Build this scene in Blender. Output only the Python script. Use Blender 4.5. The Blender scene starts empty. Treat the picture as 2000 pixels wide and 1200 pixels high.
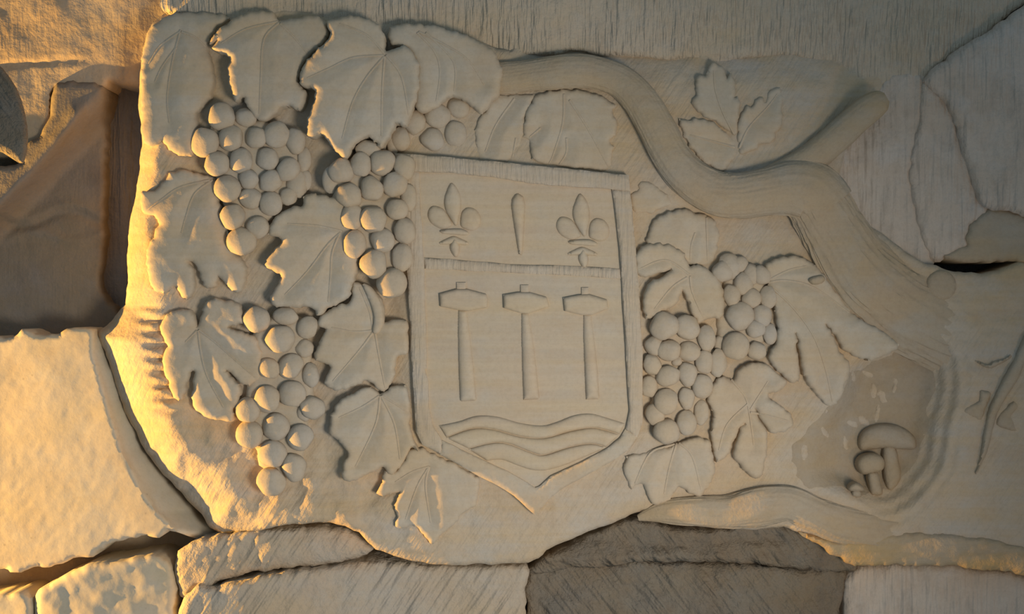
import bpy, math, random
import numpy as np
from mathutils import Vector, Matrix
from mathutils.geometry import delaunay_2d_cdt

random.seed(7)
S = bpy.context.scene
C = S.collection

# ------------------------------------------------------------------ camera, world, lights, exposure
DIST = 2.6                       # camera to wall plane, metres; 1 photo pixel = 1 mm on that plane
cam_d = bpy.data.cameras.new('camera')
cam_d.sensor_width = 36.0
cam_d.lens = 36.0 * DIST / 2.0
cam_d.clip_start = 0.05
cam = bpy.data.objects.new('camera', cam_d)
C.objects.link(cam)
cam.location = (0, -DIST, 0)
cam.rotation_euler = (math.radians(90), 0, 0)
S.camera = cam

W = bpy.data.worlds.new('world')
S.world = W
W.use_nodes = True
W.node_tree.nodes['Background'].inputs[0].default_value = (0.54, 0.77, 1.0, 1)
W.node_tree.nodes['Background'].inputs[1].default_value = 0.28


def lamp(name, kind, loc, target, energy, color, size, spot=None, blend=0.5):
    l = bpy.data.lights.new(name, kind)
    l.energy = energy
    l.color = color
    l.shadow_soft_size = size
    if kind == 'SPOT':
        l.spot_size = math.radians(spot)
        l.spot_blend = blend
    o = bpy.data.objects.new(name, l)
    C.objects.link(o)
    o.location = loc
    o.rotation_euler = (Vector(target) - Vector(loc)).to_track_quat('-Z', 'Y').to_euler()
    return o


# flash beside the camera, the visitors' warm uplighter on the left, a weak warm lamp low on the right
lamp('flash', 'SPOT', (0.92, -2.02, -0.58), (-0.18, 0, -0.28), 116, (1.0, 0.915, 0.82), 0.28, 63, 1.0)
lamp('uplighter', 'POINT', (-2.25, -0.134, -0.56), (0, 0, 0), 500.0, (1.0, 0.56, 0.13), 0.012)
lamp('lamp_below', 'POINT', (1.7, -1.7, -1.1), (0, 0, 0), 15.0, (1.0, 0.62, 0.32), 0.15)

S.view_settings.view_transform = 'Standard'
S.view_settings.look = 'None'
S.view_settings.gamma = 1.0
S.view_settings.use_curve_mapping = False
S.view_settings.exposure = 0.0


# ------------------------------------------------------------------ helpers
def world(x, y, h):
    """photo pixel (x right, y down) at relief height h (mm towards the viewer) -> world xyz"""
    x = np.asarray(x, float); y = np.asarray(y, float); h = np.asarray(h, float)
    k = (DIST - h * 0.001) / DIST
    return np.stack([(x - 1000) * 0.001 * k, -h * 0.001 + 0 * x, (600 - y) * 0.001 * k], -1)


def _hash(ix, iy, seed):
    n = (ix.astype(np.int64) * 374761393 + iy.astype(np.int64) * 668265263 + seed * 1442695041) & 0xFFFFFFFF
    n = ((n ^ (n >> 13)) * 1274126177) & 0xFFFFFFFF
    return ((n ^ (n >> 16)) & 0xFFFF) / 65535.0


def vnoise(x, y, seed=0):
    ix = np.floor(x); iy = np.floor(y)
    fx = x - ix; fy = y - iy
    fx = fx * fx * (3 - 2 * fx); fy = fy * fy * (3 - 2 * fy)
    a = _hash(ix, iy, seed); b = _hash(ix + 1, iy, seed)
    c = _hash(ix, iy + 1, seed); d = _hash(ix + 1, iy + 1, seed)
    return (a + (b - a) * fx) * (1 - fy) + (c + (d - c) * fx) * fy - 0.5


def fbm(x, y, scale, octaves=4, seed=0):
    x = np.asarray(x, float) / scale; y = np.asarray(y, float) / scale
    s = 0; a = 1.0
    for o in range(octaves):
        s = s + a * vnoise(x, y, seed + o * 17)
        x = x * 2.03 + 11.3; y = y * 2.03 + 5.7; a *= 0.5
    return s


def smooth(t):
    t = np.clip(t, 0, 1)
    return t * t * (3 - 2 * t)


def catmull(pts, n, closed):
    pts = np.asarray(pts, float)
    out = []
    m = len(pts)
    for i in range(m if closed else m - 1):
        if closed:
            p0, p1, p2, p3 = pts[(i - 1) % m], pts[i], pts[(i + 1) % m], pts[(i + 2) % m]
        else:
            p0, p1, p2, p3 = pts[max(i - 1, 0)], pts[i], pts[i + 1], pts[min(i + 2, m - 1)]
        for k in range(n):
            t = k / n
            out.append(0.5 * ((2 * p1) + (p2 - p0) * t + (2 * p0 - 5 * p1 + 4 * p2 - p3) * t * t
                              + (3 * p1 - p0 - 3 * p2 + p3) * t ** 3))
    if not closed:
        out.append(pts[-1])
    return np.array(out)


def resample(pts, step, closed=True):
    pts = np.asarray(pts, float)
    q = np.vstack([pts, pts[:1]]) if closed else pts
    out = []
    for a, b in zip(q[:-1], q[1:]):
        n = max(1, int(round(np.linalg.norm(b - a) / step)))
        for k in range(n):
            out.append(a + (b - a) * k / n)
    if not closed:
        out.append(q[-1])
    return np.array(out)


def seg_dist(px, py, poly, closed=True):
    q = np.vstack([poly, poly[:1]]) if closed else np.asarray(poly, float)
    best = np.full(px.shape, 1e9)
    for a, b in zip(q[:-1], q[1:]):
        dx, dy = b - a
        L = dx * dx + dy * dy + 1e-9
        t = np.clip(((px - a[0]) * dx + (py - a[1]) * dy) / L, 0, 1)
        best = np.minimum(best, (px - a[0] - t * dx) ** 2 + (py - a[1] - t * dy) ** 2)
    return np.sqrt(best)


def inside(px, py, poly):
    r = np.zeros(px.shape, bool)
    x2, y2 = poly[-1]
    for x1, y1 in poly:
        if y1 != y2:
            r ^= ((y1 > py) != (y2 > py)) & (px < (x2 - x1) * (py - y1) / (y2 - y1) + x1)
        x2, y2 = x1, y1
    return r


def mesh_of(name, v, f, sharp=40):
    me = bpy.data.meshes.new(name)
    me.from_pydata([tuple(p) for p in v], [], f)
    me.polygons.foreach_set('use_smooth', [True] * len(me.polygons))
    me.set_sharp_from_angle(angle=math.radians(sharp))
    me.update()
    return me


def tag(o, label=None, category=None, group=None, kind=None):
    if label: o['label'] = label
    if category: o['category'] = category
    if group: o['group'] = group
    if kind: o['kind'] = kind
    return o


def empty(name, x, y, h):
    o = bpy.data.objects.new(name, None)
    C.objects.link(o)
    p = world(x, y, h)
    o.location = p
    o.empty_display_size = 0.03
    EMPTY_LOC[o.name] = tuple(p)
    return o


EMPTY_LOC = {}


def link_to(o, parent):
    """parent keeping world position (parents are either empties with a known place or meshes at the origin)"""
    if parent is None:
        return
    o.parent = parent
    base = Vector(EMPTY_LOC.get(parent.name, (0, 0, 0)))
    o.matrix_parent_inverse = Matrix.Translation(-base)


def add_obj(name, me, mat, parent):
    o = bpy.data.objects.new(name, me)
    C.objects.link(o)
    if mat is not None and len(me.materials) == 0:
        me.materials.append(mat)
    link_to(o, parent)
    return o


def plate(name, poly, parent, mat, height, drop=6.0, edge=14.0, step=6.0, bottom=-10.0, curve=3,
          jag=0.0, jag_scale=14.0, puff=False, sharp=50, seed=1, bstep=None, grow=0.0):
    """a piece of stone with the outline poly (photo px); height(x, y, d) in mm is its front face,
    d the distance to its edge; the edge is rounded by drop over edge px; sides go down to bottom (mm below)"""
    p = catmull(poly, curve, True) if curve > 1 else np.asarray(poly, float)
    p = resample(p, bstep or step)
    # thin out points closer than a third of a step
    keep = [p[0]]
    for q in p[1:]:
        if np.linalg.norm(q - keep[-1]) > 0.35 * (bstep or step):
            keep.append(q)
    p = np.array(keep)
    if jag:
        p = p + jag * np.stack([fbm(p[:, 0], p[:, 1], jag_scale, 3, seed),
                                fbm(p[:, 0], p[:, 1], jag_scale, 3, seed + 91)], -1) * 2
    if grow:
        tg = np.roll(p, -1, 0) - np.roll(p, 1, 0)
        tg /= np.linalg.norm(tg, axis=1, keepdims=True) + 1e-9
        area = np.sum(p[:, 0] * np.roll(p[:, 1], -1) - np.roll(p[:, 0], -1) * p[:, 1])
        p = p + grow * np.sign(area) * np.stack([tg[:, 1], -tg[:, 0]], -1)
    x0, y0 = p.min(0); x1, y1 = p.max(0)
    gx, gy = np.meshgrid(np.arange(x0, x1, step), np.arange(y0, y1, step * 0.87))
    gx = gx + (np.arange(gx.shape[0]) % 2)[:, None] * step * 0.5
    gx = gx.ravel(); gy = gy.ravel()
    m = inside(gx, gy, p)
    gx = gx[m]; gy = gy[m]
    d = seg_dist(gx, gy, p)
    m = d > 0.5 * step
    gx = gx[m]; gy = gy[m]; d = d[m]
    n = len(p)
    pts = np.vstack([p, np.stack([gx, gy], -1)])
    dd = np.concatenate([np.zeros(n), d])
    co = [Vector((a, -b)) for a, b in pts]
    edges = [(i, (i + 1) % n) for i in range(n)]
    vo, eo, fo, ov, oe, of = delaunay_2d_cdt(co, edges, [], 2, 1e-5)
    vx = np.array([v.x for v in vo]); vy = -np.array([v.y for v in vo])
    if len(vo) == len(pts):
        vd = dd[[o[0] if o else 0 for o in ov]]
    else:
        vd = seg_dist(vx, vy, p)
    h = height(vx, vy, vd)
    r = (max(vd.max(), 1.0) if puff else edge)
    t = 1 - np.clip(vd / r, 0, 1)
    h = h - drop * (1 - np.sqrt(np.clip(1 - t * t, 0, 1)))
    cx, cy = vx.mean(), vy.mean()
    verts = [tuple(q) for q in world(vx, vy, h)]
    faces = [tuple(f) for f in fo]
    # skirt along the open boundary
    cnt = {}
    for f in faces:
        for a, b in zip(f, f[1:] + f[:1]):
            cnt[(a, b)] = cnt.get((a, b), 0) + 1
    bnd = [(a, b) for (a, b) in cnt if (b, a) not in cnt]
    low = {}
    for a, b in bnd:
        for k in (a, b):
            if k not in low:
                low[k] = len(verts)
                # the sides run straight back into the wall
                q = verts[k]
                hb = float(h[k]) + bottom
                verts.append((q[0], -hb * 0.001, q[2]))
        faces.append((b, a, low[a], low[b]))
    return add_obj(name, mesh_of(name, verts, faces, sharp), mat, parent)


def tube(name, path, parent, mat, ring=20, sub=6, flat=0.8, grain=0.0, seed=3, rib=0.0, cap=True, sharp=60):
    """branch through (x, y, radius, centre height); flat scales the depth of its section"""
    q = catmull(path, sub, False)
    x, y, r, hc = q.T
    tx = np.gradient(x); ty = np.gradient(y)
    L = np.hypot(tx, ty) + 1e-9
    nx, ny = -ty / L, tx / L
    s = np.concatenate([[0], np.cumsum(np.hypot(np.diff(x), np.diff(y)))])
    v = []; f = []
    m = len(q)
    for i in range(m):
        th = np.linspace(0, 2 * np.pi, ring, endpoint=False)
        k = np.ones(ring)
        if grain:
            sl = s[i]
            for j, (nn, am) in enumerate(((3, .5), (5, .45), (8, .4), (13, .45), (21, .4), (31, .28))):
                ph = seed * 1.7 + j * 2.1 + 1.1 * math.sin(sl * 0.011 + j) + 0.5 * math.sin(sl * 0.037 + 2 * j)
                am2 = am * (0.6 + 0.4 * math.sin(sl * 0.023 + 3 * j + seed))
                w = np.sin(nn * th + ph)
                k += grain * am2 * (0.5 * w if j < 2 else 1.1 * (0.4 - np.abs(w) ** 0.7))
            k += grain * 0.35 * fbm(np.cos(th) * 40 + 300, np.full(ring, sl), 55, 3, seed)
        v += [tuple(p) for p in world(x[i] + nx[i] * r[i] * k * np.cos(th), y[i] + ny[i] * r[i] * k * np.cos(th),
                                      hc[i] + r[i] * flat * k * np.sin(th))]
    for i in range(m - 1):
        for j in range(ring):
            a = i * ring + j; b = i * ring + (j + 1) % ring
            f.append((a, b, b + ring, a + ring))
    if cap:
        f.append(tuple(range(ring - 1, -1, -1)))
        f.append(tuple((m - 1) * ring + j for j in range(ring)))
    me = mesh_of(name, v, f, sharp)
    import bmesh
    bm = bmesh.new(); bm.from_mesh(me)
    bmesh.ops.recalc_face_normals(bm, faces=bm.faces)
    bm.to_mesh(me); bm.free()
    return add_obj(name, me, mat, parent)


# ------------------------------------------------------------------ materials
def stone(name, base, grey, ochre, bands=0.5, bump=0.5, fine=1.0, marks=0.0, mark_dir='V', ochre_amount=0.35,
          mark_scale=1.0, pits=0.0, dirt=0.0, dist=0.008):
    m = bpy.data.materials.new(name)
    m.use_nodes = True
    nt = m.node_tree
    N = nt.nodes; Lk = nt.links
    for n in list(N): N.remove(n)
    out = N.new('ShaderNodeOutputMaterial')
    bs = N.new('ShaderNodeBsdfPrincipled')
    bs.inputs['Roughness'].default_value = 0.92
    bs.inputs['Specular IOR Level'].default_value = 0.12
    Lk.new(bs.outputs[0], out.inputs[0])
    geo = N.new('ShaderNodeNewGeometry')

    def noise(scale, detail=4, rough=0.55, stretch=None, rot=None):
        n = N.new('ShaderNodeTexNoise')
        n.inputs['Scale'].default_value = scale
        n.inputs['Detail'].default_value = detail
        n.inputs['Roughness'].default_value = rough
        mp = N.new('ShaderNodeMapping')
        if stretch: mp.inputs['Scale'].default_value = stretch
        src = geo.outputs['Position']
        if rot:
            mr = N.new('ShaderNodeMapping')
            mr.inputs['Rotation'].default_value = rot
            Lk.new(src, mr.inputs[0])
            src = mr.outputs[0]
        Lk.new(src, mp.inputs[0])
        Lk.new(mp.outputs[0], n.inputs['Vector'])
        return n.outputs['Fac']

    def ramp(fac, a, b):
        r = N.new('ShaderNodeMapRange')
        r.inputs['From Min'].default_value = a
        r.inputs['From Max'].default_value = b
        Lk.new(fac, r.inputs['Value'])
        return r.outputs[0]

    def mix(fac, a, b, blend='MIX'):
        x = N.new('ShaderNodeMix'); x.data_type = 'RGBA'; x.blend_type = blend
        if isinstance(fac, float): x.inputs['Factor'].default_value = fac
        else: Lk.new(fac, x.inputs['Factor'])
        for s, c in ((x.inputs['A'], a), (x.inputs['B'], b)):
            if isinstance(c, tuple): s.default_value = (*c, 1)
            else: Lk.new(c, s)
        return x.outputs['Result']

    def mul(a, k):
        x = N.new('ShaderNodeMath'); x.operation = 'MULTIPLY'
        Lk.new(a, x.inputs[0]); x.inputs[1].default_value = k
        return x.outputs[0]

    def add(a, b):
        x = N.new('ShaderNodeMath'); x.operation = 'ADD'
        Lk.new(a, x.inputs[0]); Lk.new(b, x.inputs[1])
        return x.outputs[0]

    col = mix(ramp(noise(6.5, 6, 0.65), 0.40, 0.60), base, grey)
    col = mix(mul(ramp(noise(3.2, 4, 0.6, (1.0, 1.0, 2.2)), 0.47, 0.66), ochre_amount), col, ochre)
    col = mix(mul(ramp(noise(22, 5, 0.65), 0.50, 0.70), 0.35), col, tuple(c * k for c, k in zip(base, (0.86, 0.80, 0.74))))
    col = mix(mul(ramp(noise(13, 5, 0.6, (1, 1, 1.4)), 0.54, 0.70), 0.40), col, tuple(c * k for c, k in zip(grey, (0.96, 1.04, 1.16))))
    # thin level beds of the sediment
    beds = ramp(noise(9, 4, 0.6, (0.22, 0.6, 3.2)), 0.40, 0.62)
    col = mix(mul(beds, bands * 0.45), col, tuple(c * k for c, k in zip(ochre, (1.12, 1.12, 1.02))))
    beds2 = ramp(noise(26, 3, 0.6, (0.12, 0.6, 3.0)), 0.42, 0.62)
    col = mix(mul(beds2, bands * 0.28), col, tuple(min(1, c * 1.28) for c in grey))
    # speckle
    col = mix(mul(ramp(noise(150, 3, 0.7), 0.45, 0.75), 0.22 * fine), col, tuple(c * 0.62 for c in base))
    if dirt:
        col = mix(mul(ramp(noise(14, 6, 0.7, (1.6, 1, 0.7)), 0.52, 0.70), dirt), col, (0.11, 0.10, 0.085))
    if pits:
        v = N.new('ShaderNodeTexVoronoi'); v.inputs['Scale'].default_value = 55
        Lk.new(geo.outputs['Position'], v.inputs['Vector'])
        pit = ramp(v.outputs['Distance'], 0.16, 0.05)
        gate = ramp(noise(8, 3), 0.5, 0.62)
        pm = N.new('ShaderNodeMath'); pm.operation = 'MULTIPLY'
        Lk.new(pit, pm.inputs[0]); Lk.new(gate, pm.inputs[1])
        col = mix(mul(pm.outputs[0], pits), col, (0.14, 0.12, 0.10))
    Lk.new(col, bs.inputs['Base Color'])
    hgt = add(mul(noise(45, 5, 0.6), 0.9), mul(noise(170, 3, 0.6), 0.25 * fine))
    if marks:
        rot = {'V': (0, 0, 0), 'D': (0, math.radians(-34), 0), 'A': (0, math.radians(38), 0), 'H': (0, math.radians(86), 0)}[mark_dir]
        st = noise(115 * mark_scale, 2, 0.5, (1.0, 0.4, 0.10), rot)
        gate = ramp(noise(7, 3), 0.30, 0.62)
        gm = N.new('ShaderNodeMath'); gm.operation = 'MULTIPLY'
        Lk.new(ramp(st, 0.35, 0.68), gm.inputs[0]); Lk.new(gate, gm.inputs[1])
        hgt = add(hgt, mul(gm.outputs[0], 1.2 * marks))
    b = N.new('ShaderNodeBump')
    b.inputs['Strength'].default_value = bump
    b.inputs['Distance'].default_value = dist
    Lk.new(hgt, b.inputs['Height'])
    Lk.new(b.outputs[0], bs.inputs['Normal'])
    return m


BASE = (0.51, 0.395, 0.265); GREY = (0.475, 0.415, 0.33); OCH = (0.51, 0.355, 0.175)
M_panel = stone('panel_stone', BASE, GREY, OCH, bands=0.55, bump=0.46, marks=0.32, mark_dir='D', ochre_amount=0.55)
M_carve = stone('carved_stone', (0.515, 0.41, 0.285), (0.49, 0.43, 0.335), OCH, bands=0.45, bump=0.16, ochre_amount=0.25)
M_field = stone('shield_stone', (0.53, 0.42, 0.295), (0.505, 0.43, 0.325), (0.53, 0.40, 0.24), bands=0.75, bump=0.12, ochre_amount=0.3)
M_comb = stone('combed_stone', (0.51, 0.42, 0.31), (0.50, 0.435, 0.345), OCH, bands=0.4, bump=0.35, marks=0.8, mark_dir='V', mark_scale=1.9)
M_grape = stone('grape_stone', (0.50, 0.405, 0.285), (0.47, 0.415, 0.335), OCH, bands=0.2, bump=0.22, ochre_amount=0.25)
M_bark = stone('bark_stone', (0.44, 0.34, 0.225), (0.42, 0.355, 0.265), (0.44, 0.305, 0.14), bands=0.3, bump=0.40, ochre_amount=0.5)
M_upper = stone('upper_stone', (0.55, 0.45, 0.325), (0.55, 0.465, 0.35), (0.53, 0.39, 0.21), bands=0.2, bump=0.7, dist=0.010, marks=1.0, mark_dir='V', ochre_amount=0.40)
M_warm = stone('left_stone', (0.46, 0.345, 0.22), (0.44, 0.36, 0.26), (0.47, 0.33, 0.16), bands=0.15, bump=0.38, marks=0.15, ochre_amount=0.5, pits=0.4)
M_shade = stone('left_stone_in_shade', (0.25, 0.20, 0.14), (0.235, 0.20, 0.16), (0.25, 0.185, 0.10), bands=0.15, bump=0.38, marks=0.15, ochre_amount=0.5, dirt=0.25)  # darker copy of the left stone, its shadow painted into the colour
M_slab = stone('slab_stone', (0.56, 0.47, 0.33), (0.56, 0.49, 0.37), (0.57, 0.46, 0.25), bands=0.1, bump=0.075, ochre_amount=0.4, pits=0.3)
M_low = stone('lower_stone', (0.47, 0.385, 0.285), (0.45, 0.40, 0.325), OCH, bands=0.25, bump=0.60, marks=0.9, mark_dir='D', mark_scale=0.5, ochre_amount=0.35, dist=0.012)
M_rough = stone('rough_stone', (0.21, 0.165, 0.115), (0.215, 0.19, 0.15), (0.25, 0.175, 0.085), bands=0.2, bump=0.75, marks=0.9, mark_dir='A', mark_scale=0.4, dirt=0.45, dist=0.018)
M_right = stone('right_stone', (0.58, 0.475, 0.365), (0.58, 0.495, 0.395), (0.54, 0.39, 0.25), bands=0.1, bump=0.55, dist=0.010, marks=1.1, mark_dir='V', mark_scale=0.6, dirt=0.25)
M_dark = stone('channel_shade_stone', (0.24, 0.21, 0.175), (0.26, 0.24, 0.21), (0.25, 0.19, 0.12), bands=0.2, bump=0.6, marks=0.5, dirt=0.5)  # dark tone stands in for shade in the channel and gaps
M_ochre = stone('ochre_stone', (0.42, 0.31, 0.18), (0.40, 0.33, 0.235), (0.46, 0.30, 0.11), bands=0.5, bump=0.5, ochre_amount=0.9)
M_niche = stone('niche_stone', (0.40, 0.31, 0.20), (0.39, 0.33, 0.25), (0.42, 0.29, 0.14), bands=0.3, bump=0.4, ochre_amount=0.7)

# ------------------------------------------------------------------ the relief ground
GX = np.array([150, 300, 420, 600, 800, 1000, 1250, 1500, 1750, 2000, 2250])
GY = np.array([-50, 100, 250, 400, 550, 700, 850, 1000, 1150])
GH = np.array([
    [ 84,  80, 70, 56, 44, 34, 22, 14, 10,  6,  4],
    [ 94,  92, 84, 70, 56, 42, 30, 24, 16,  8,  4],
    [ 94,  93, 86, 74, 62, 52, 42, 34, 18,  6,  4],
    [ 92,  92, 86, 76, 66, 58, 50, 40, 20,  6,  4],
    [ 86,  88, 86, 78, 68, 62, 54, 44, 30, 18, 10],
    [ 80,  85, 86, 78, 70, 64, 56, 46, 36, 26, 16],
    [ 70,  76, 80, 76, 68, 60, 51, 42, 34, 26, 18],
    [ 52,  58, 70, 72, 58, 44, 32, 24, 18, 12,  8],
    [ 22,  34, 50, 52, 34, 20, 10,  6,  4,  2,  0]], float)


def ground(x, y):
    x = np.asarray(x, float); y = np.asarray(y, float)
    sh = np.broadcast(x, y).shape
    xf = np.broadcast_to(x, sh).ravel(); yf = np.broadcast_to(y, sh).ravel()
    wx = np.exp(-((xf[:, None] - GX[None]) / 105.0) ** 2) + 1e-12
    wy = np.exp(-((yf[:, None] - GY[None]) / 95.0) ** 2) + 1e-12
    wx /= wx.sum(1, keepdims=True); wy /= wy.sum(1, keepdims=True)
    return np.einsum('ni,ij,nj->n', wy, GH, wx).reshape(sh)


NICHE = catmull([(1735, 700), (1770, 684), (1800, 692), (1822, 720), (1822, 770), (1806, 830), (1798, 890), (1770, 930),
                 (1735, 958), (1660, 965), (1590, 950), (1555, 935), (1545, 900), (1560, 860), (1600, 820), (1640, 770), (1670, 715)], 4, True)


def panel_h(x, y, d):
    h = ground(x, y)
    # rim facing the lamp on the left: a broad chamfer
    m = smooth((560 - x) / 120) * smooth((1120 - y) / 60)
    wid = 34 + 44 * smooth((y - 420) / 200)
    t = 1 - np.clip(d / wid, 0, 1)
    h = h - m * (t ** 1.6) * (50 + 10 * smooth((y - 500) / 150))
    # niche with the mushrooms
    di = seg_dist(x, y, NICHE)
    ins = inside(x, y, NICHE)
    s = np.where(ins, di, -di)
    right = smooth((x - 1640) / 120)
    h = h - 62 * smooth((x - 1545) / 150) * smooth((s + 62 * right + 10) / (60 * right + 50))
    h = h + np.where((s < 0) & (s > -75), 2.2 * np.sin(s * 0.22), 0) * right
    # ground cut back between the leaves and grapes
    h = h - 13 * smooth((x - 330) / 70) * smooth((806 - x) / 50) * smooth((y - 60) / 60) * smooth((1010 - y) / 60)
    h = h - 6 * smooth((x - 1250) / 40) * smooth((1680 - x) / 80) * smooth((y - 380) / 40) * smooth((960 - y) / 50)
    # rough tooling between the carvings at the lower left
    rg = smooth((860 - x) / 120) * smooth((y - 780) / 120) * smooth((1090 - y) / 50)
    h = h + rg * 9 * fbm(x, y, 34, 3, 5)
    # combed chisel cuts along the rim
    cm = np.exp(-((x - (292 + (y - 600) * 0.16)) / 20) ** 2) * smooth((y - 585) / 25) * smooth((830 - y) / 40)
    h = h + cm * 6.5 * np.sign(np.sin(y * 0.24 + 1.6 * fbm(x, y, 50, 2, 3))) * smooth(np.abs(np.sin(y * 0.24 + 1.6 * fbm(x, y, 50, 2, 3))) * 2)
    h = h + 4.0 * fbm(x, y, 90, 4, 9) + 1.2 * fbm(x, y, 18, 3, 29)
    # the top runs back under the rock above
    h = h - 34 * smooth((178 + 30 * fbm(x, y, 90, 3, 19) - y) / 120) * smooth((x - 985) / 60)
    h = h - 16 * smooth((x - 1600) / 110) * smooth((260 - y) / 110)
    # weathered folds on the right
    rr = smooth((x - 1480) / 200)
    h = h + rr * 5 * fbm(x + y * 0.6, (y - x * 0.5) * 2.5, 60, 3, 41)
    return h


wall = None


def backing():
    xs = np.arange(-800, 2440, 16.0); ys = np.arange(-380, 1600, 16.0)
    X, Y = np.meshgrid(xs, ys)
    H = -150 + 14 * fbm(X, Y, 160, 4, 77)
    n, m = X.shape
    v = [tuple(p) for p in world(X.ravel(), Y.ravel(), H.ravel())]
    f = [(i * m + j, (i + 1) * m + j, (i + 1) * m + j + 1, i * m + j + 1) for i in range(n - 1) for j in range(m - 1)]
    return add_obj('wall_back', mesh_of('wall_back', v, f, 80), M_dark, None)


wall = backing()
tag(wall, 'rough dark cave wall showing in the gaps between the stones', kind='structure')


def block(poly, mat, height, label, name='stone_block', **k):
    kw = dict(drop=12, edge=22, step=8, bottom=-150, curve=2, jag=3, sharp=60)
    kw.update(k)
    o = plate(name, poly, wall, mat, height, **kw)
    tag(o, label)
    return o


# stone above the relief, with upright tool marks
block([(345, 30), (318, 6), (330, -60), (345, -330), (1200, -330), (2330, -330), (2330, -180), (2120, -70), (1965, 40), (1865, 104), (1805, 160),
       (1770, 178), (1730, 172), (1690, 165), (1640, 128), (1560, 112), (1500, 119), (1420, 121), (1340, 118), (1250, 112), (1150, 104),
       (1060, 100), (985, 108), (900, 100), (700, 90), (450, 70)],
      M_upper, lambda x, y, d: ground(x, y * 0 + 80) - 8 + 4 * smooth((x - 1000) / 100) + (60 - y) * 0.10 - 7 * np.exp(-((y - 116) / 9) ** 2) * smooth((x - 1300) / 60) * smooth((1580 - x) / 50) + 9 * fbm(x, y, 110, 5, 12) + 3 * fbm(x * 3, y * 0.5, 40, 4, 14),
      'grey rock above the relief with upright chisel marks', drop=5, edge=18, step=8, jag=6, jag_scale=60)

# orange lit rock at the top left
block([(-700, -330), (370, -330), (380, -60), (372, 20), (340, 60), (310, 120), (300, 160), (262, 168), (222, 162), (206, 175), (196, 300),
       (100, 360), (0, 400), (-700, 470)],
      M_warm, lambda x, y, d: 6 + (170 - y) * 0.11 - 80 * smooth((y - 168) / 22) * smooth((x - 96) / 16) * smooth((230 - x) / 20) - 80 * smooth((y - 290) / 40) + 5 * fbm(x, y, 80, 4, 22) + 1.5 * fbm(x, y, 16, 3, 24) - 5 * np.exp(-((y - 128 + x * 0.06) / 5) ** 2) * smooth((190 - x) / 60),
      'warm lit rock face in the upper left corner', drop=10, edge=18, step=7)

# upright channel in shadow
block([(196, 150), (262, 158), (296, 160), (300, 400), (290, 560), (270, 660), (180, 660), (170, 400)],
      M_dark, lambda x, y, d: -95 + 5 * fbm(x, y, 60, 4, 33) + 3 * np.sin(x * 0.11), 'shadowed upright channel left of the relief', drop=8, edge=12, step=6)

# shadowed stone with a carved ridge, left edge


def left_h(x, y, d):
    h = -62 + 3 * fbm(x, y, 90, 3, 51) + 0 * x
    L = (x - 195) * -0.724 + (y - 235) * -0.689
    h = h + 78 * smooth((L + 26) / 70)
    # rounded ridge running from the upper right corner down to the left edge
    path = np.array([(150, 222), (108, 282), (60, 340), (0, 398), (-80, 462)], float)
    dr = seg_dist(x, y, path, False)
    h = h + 15 * np.exp(-(dr / 15) ** 2)
    # shallow waving beds lower down
    h = h + 3 * np.exp(-((y - (412 + 14 * np.sin(x * 0.035))) / 10) ** 2) - 6 * np.exp(-((y - (428 + 14 * np.sin(x * 0.035))) / 9) ** 2)
    h = h + 4 * np.exp(-((y - (462 + 10 * np.sin(x * 0.04 + 2))) / 9) ** 2)
    return h


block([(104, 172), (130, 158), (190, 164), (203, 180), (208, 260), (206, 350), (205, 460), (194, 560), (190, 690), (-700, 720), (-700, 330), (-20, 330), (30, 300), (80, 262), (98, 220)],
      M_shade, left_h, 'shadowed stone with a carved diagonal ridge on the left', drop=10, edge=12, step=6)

# bright yellow slab


def slab_h(x, y, d):
    h = 46 - (y - 650) * 0.062 + np.maximum(x - 200, -200) * 0.075 + np.minimum(x, 0) * 0.018 + 4 * fbm(x, y, 120, 2, 61) + 0.45 * fbm(x * 2, y, 22, 3, 62)
    # bevel falling away on the right
    edge_x = np.interp(y, [640, 690, 740, 810, 880, 960, 1000, 1040], [182, 182, 196, 216, 238, 278, 306, 350])
    h = h - 0.85 * np.clip(x - edge_x, 0, 90) ** 1.05 - 8 * smooth((x - edge_x + 4) / 10)
    h = h + 0.6 * fbm(x + y, (y - x) * 0.35, 14, 3, 66)
    return h


block([(-700, 672), (-330, 668), (-60, 662), (10, 657), (50, 648), (110, 650), (140, 640), (178, 646), (205, 690), (222, 740), (248, 810), (282, 880), (335, 950),
       (392, 1010), (425, 1040), (400, 1052), (330, 1042), (270, 1052), (210, 1062), (170, 1088), (90, 1108), (0, 1116), (-120, 1130), (-330, 1150), (-700, 1160)],
      M_slab, slab_h, 'bright yellow slab lit from the left', drop=6, edge=9, step=6, jag=7, jag_scale=26)

# filler added so the deep shaded gap below the slab reads brown, not black
block([(-700, 1130), (0, 1090), (170, 1060), (300, 1020), (370, 960), (440, 1030), (450, 1060), (380, 1110), (200, 1130), (60, 1190), (-700, 1220)], M_warm,
      lambda x, y, d: -105 + 6 * fbm(x, y, 50, 4, 68), 'filler stone added to brown the shaded gap below the yellow slab', drop=6, edge=10, step=8)
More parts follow.
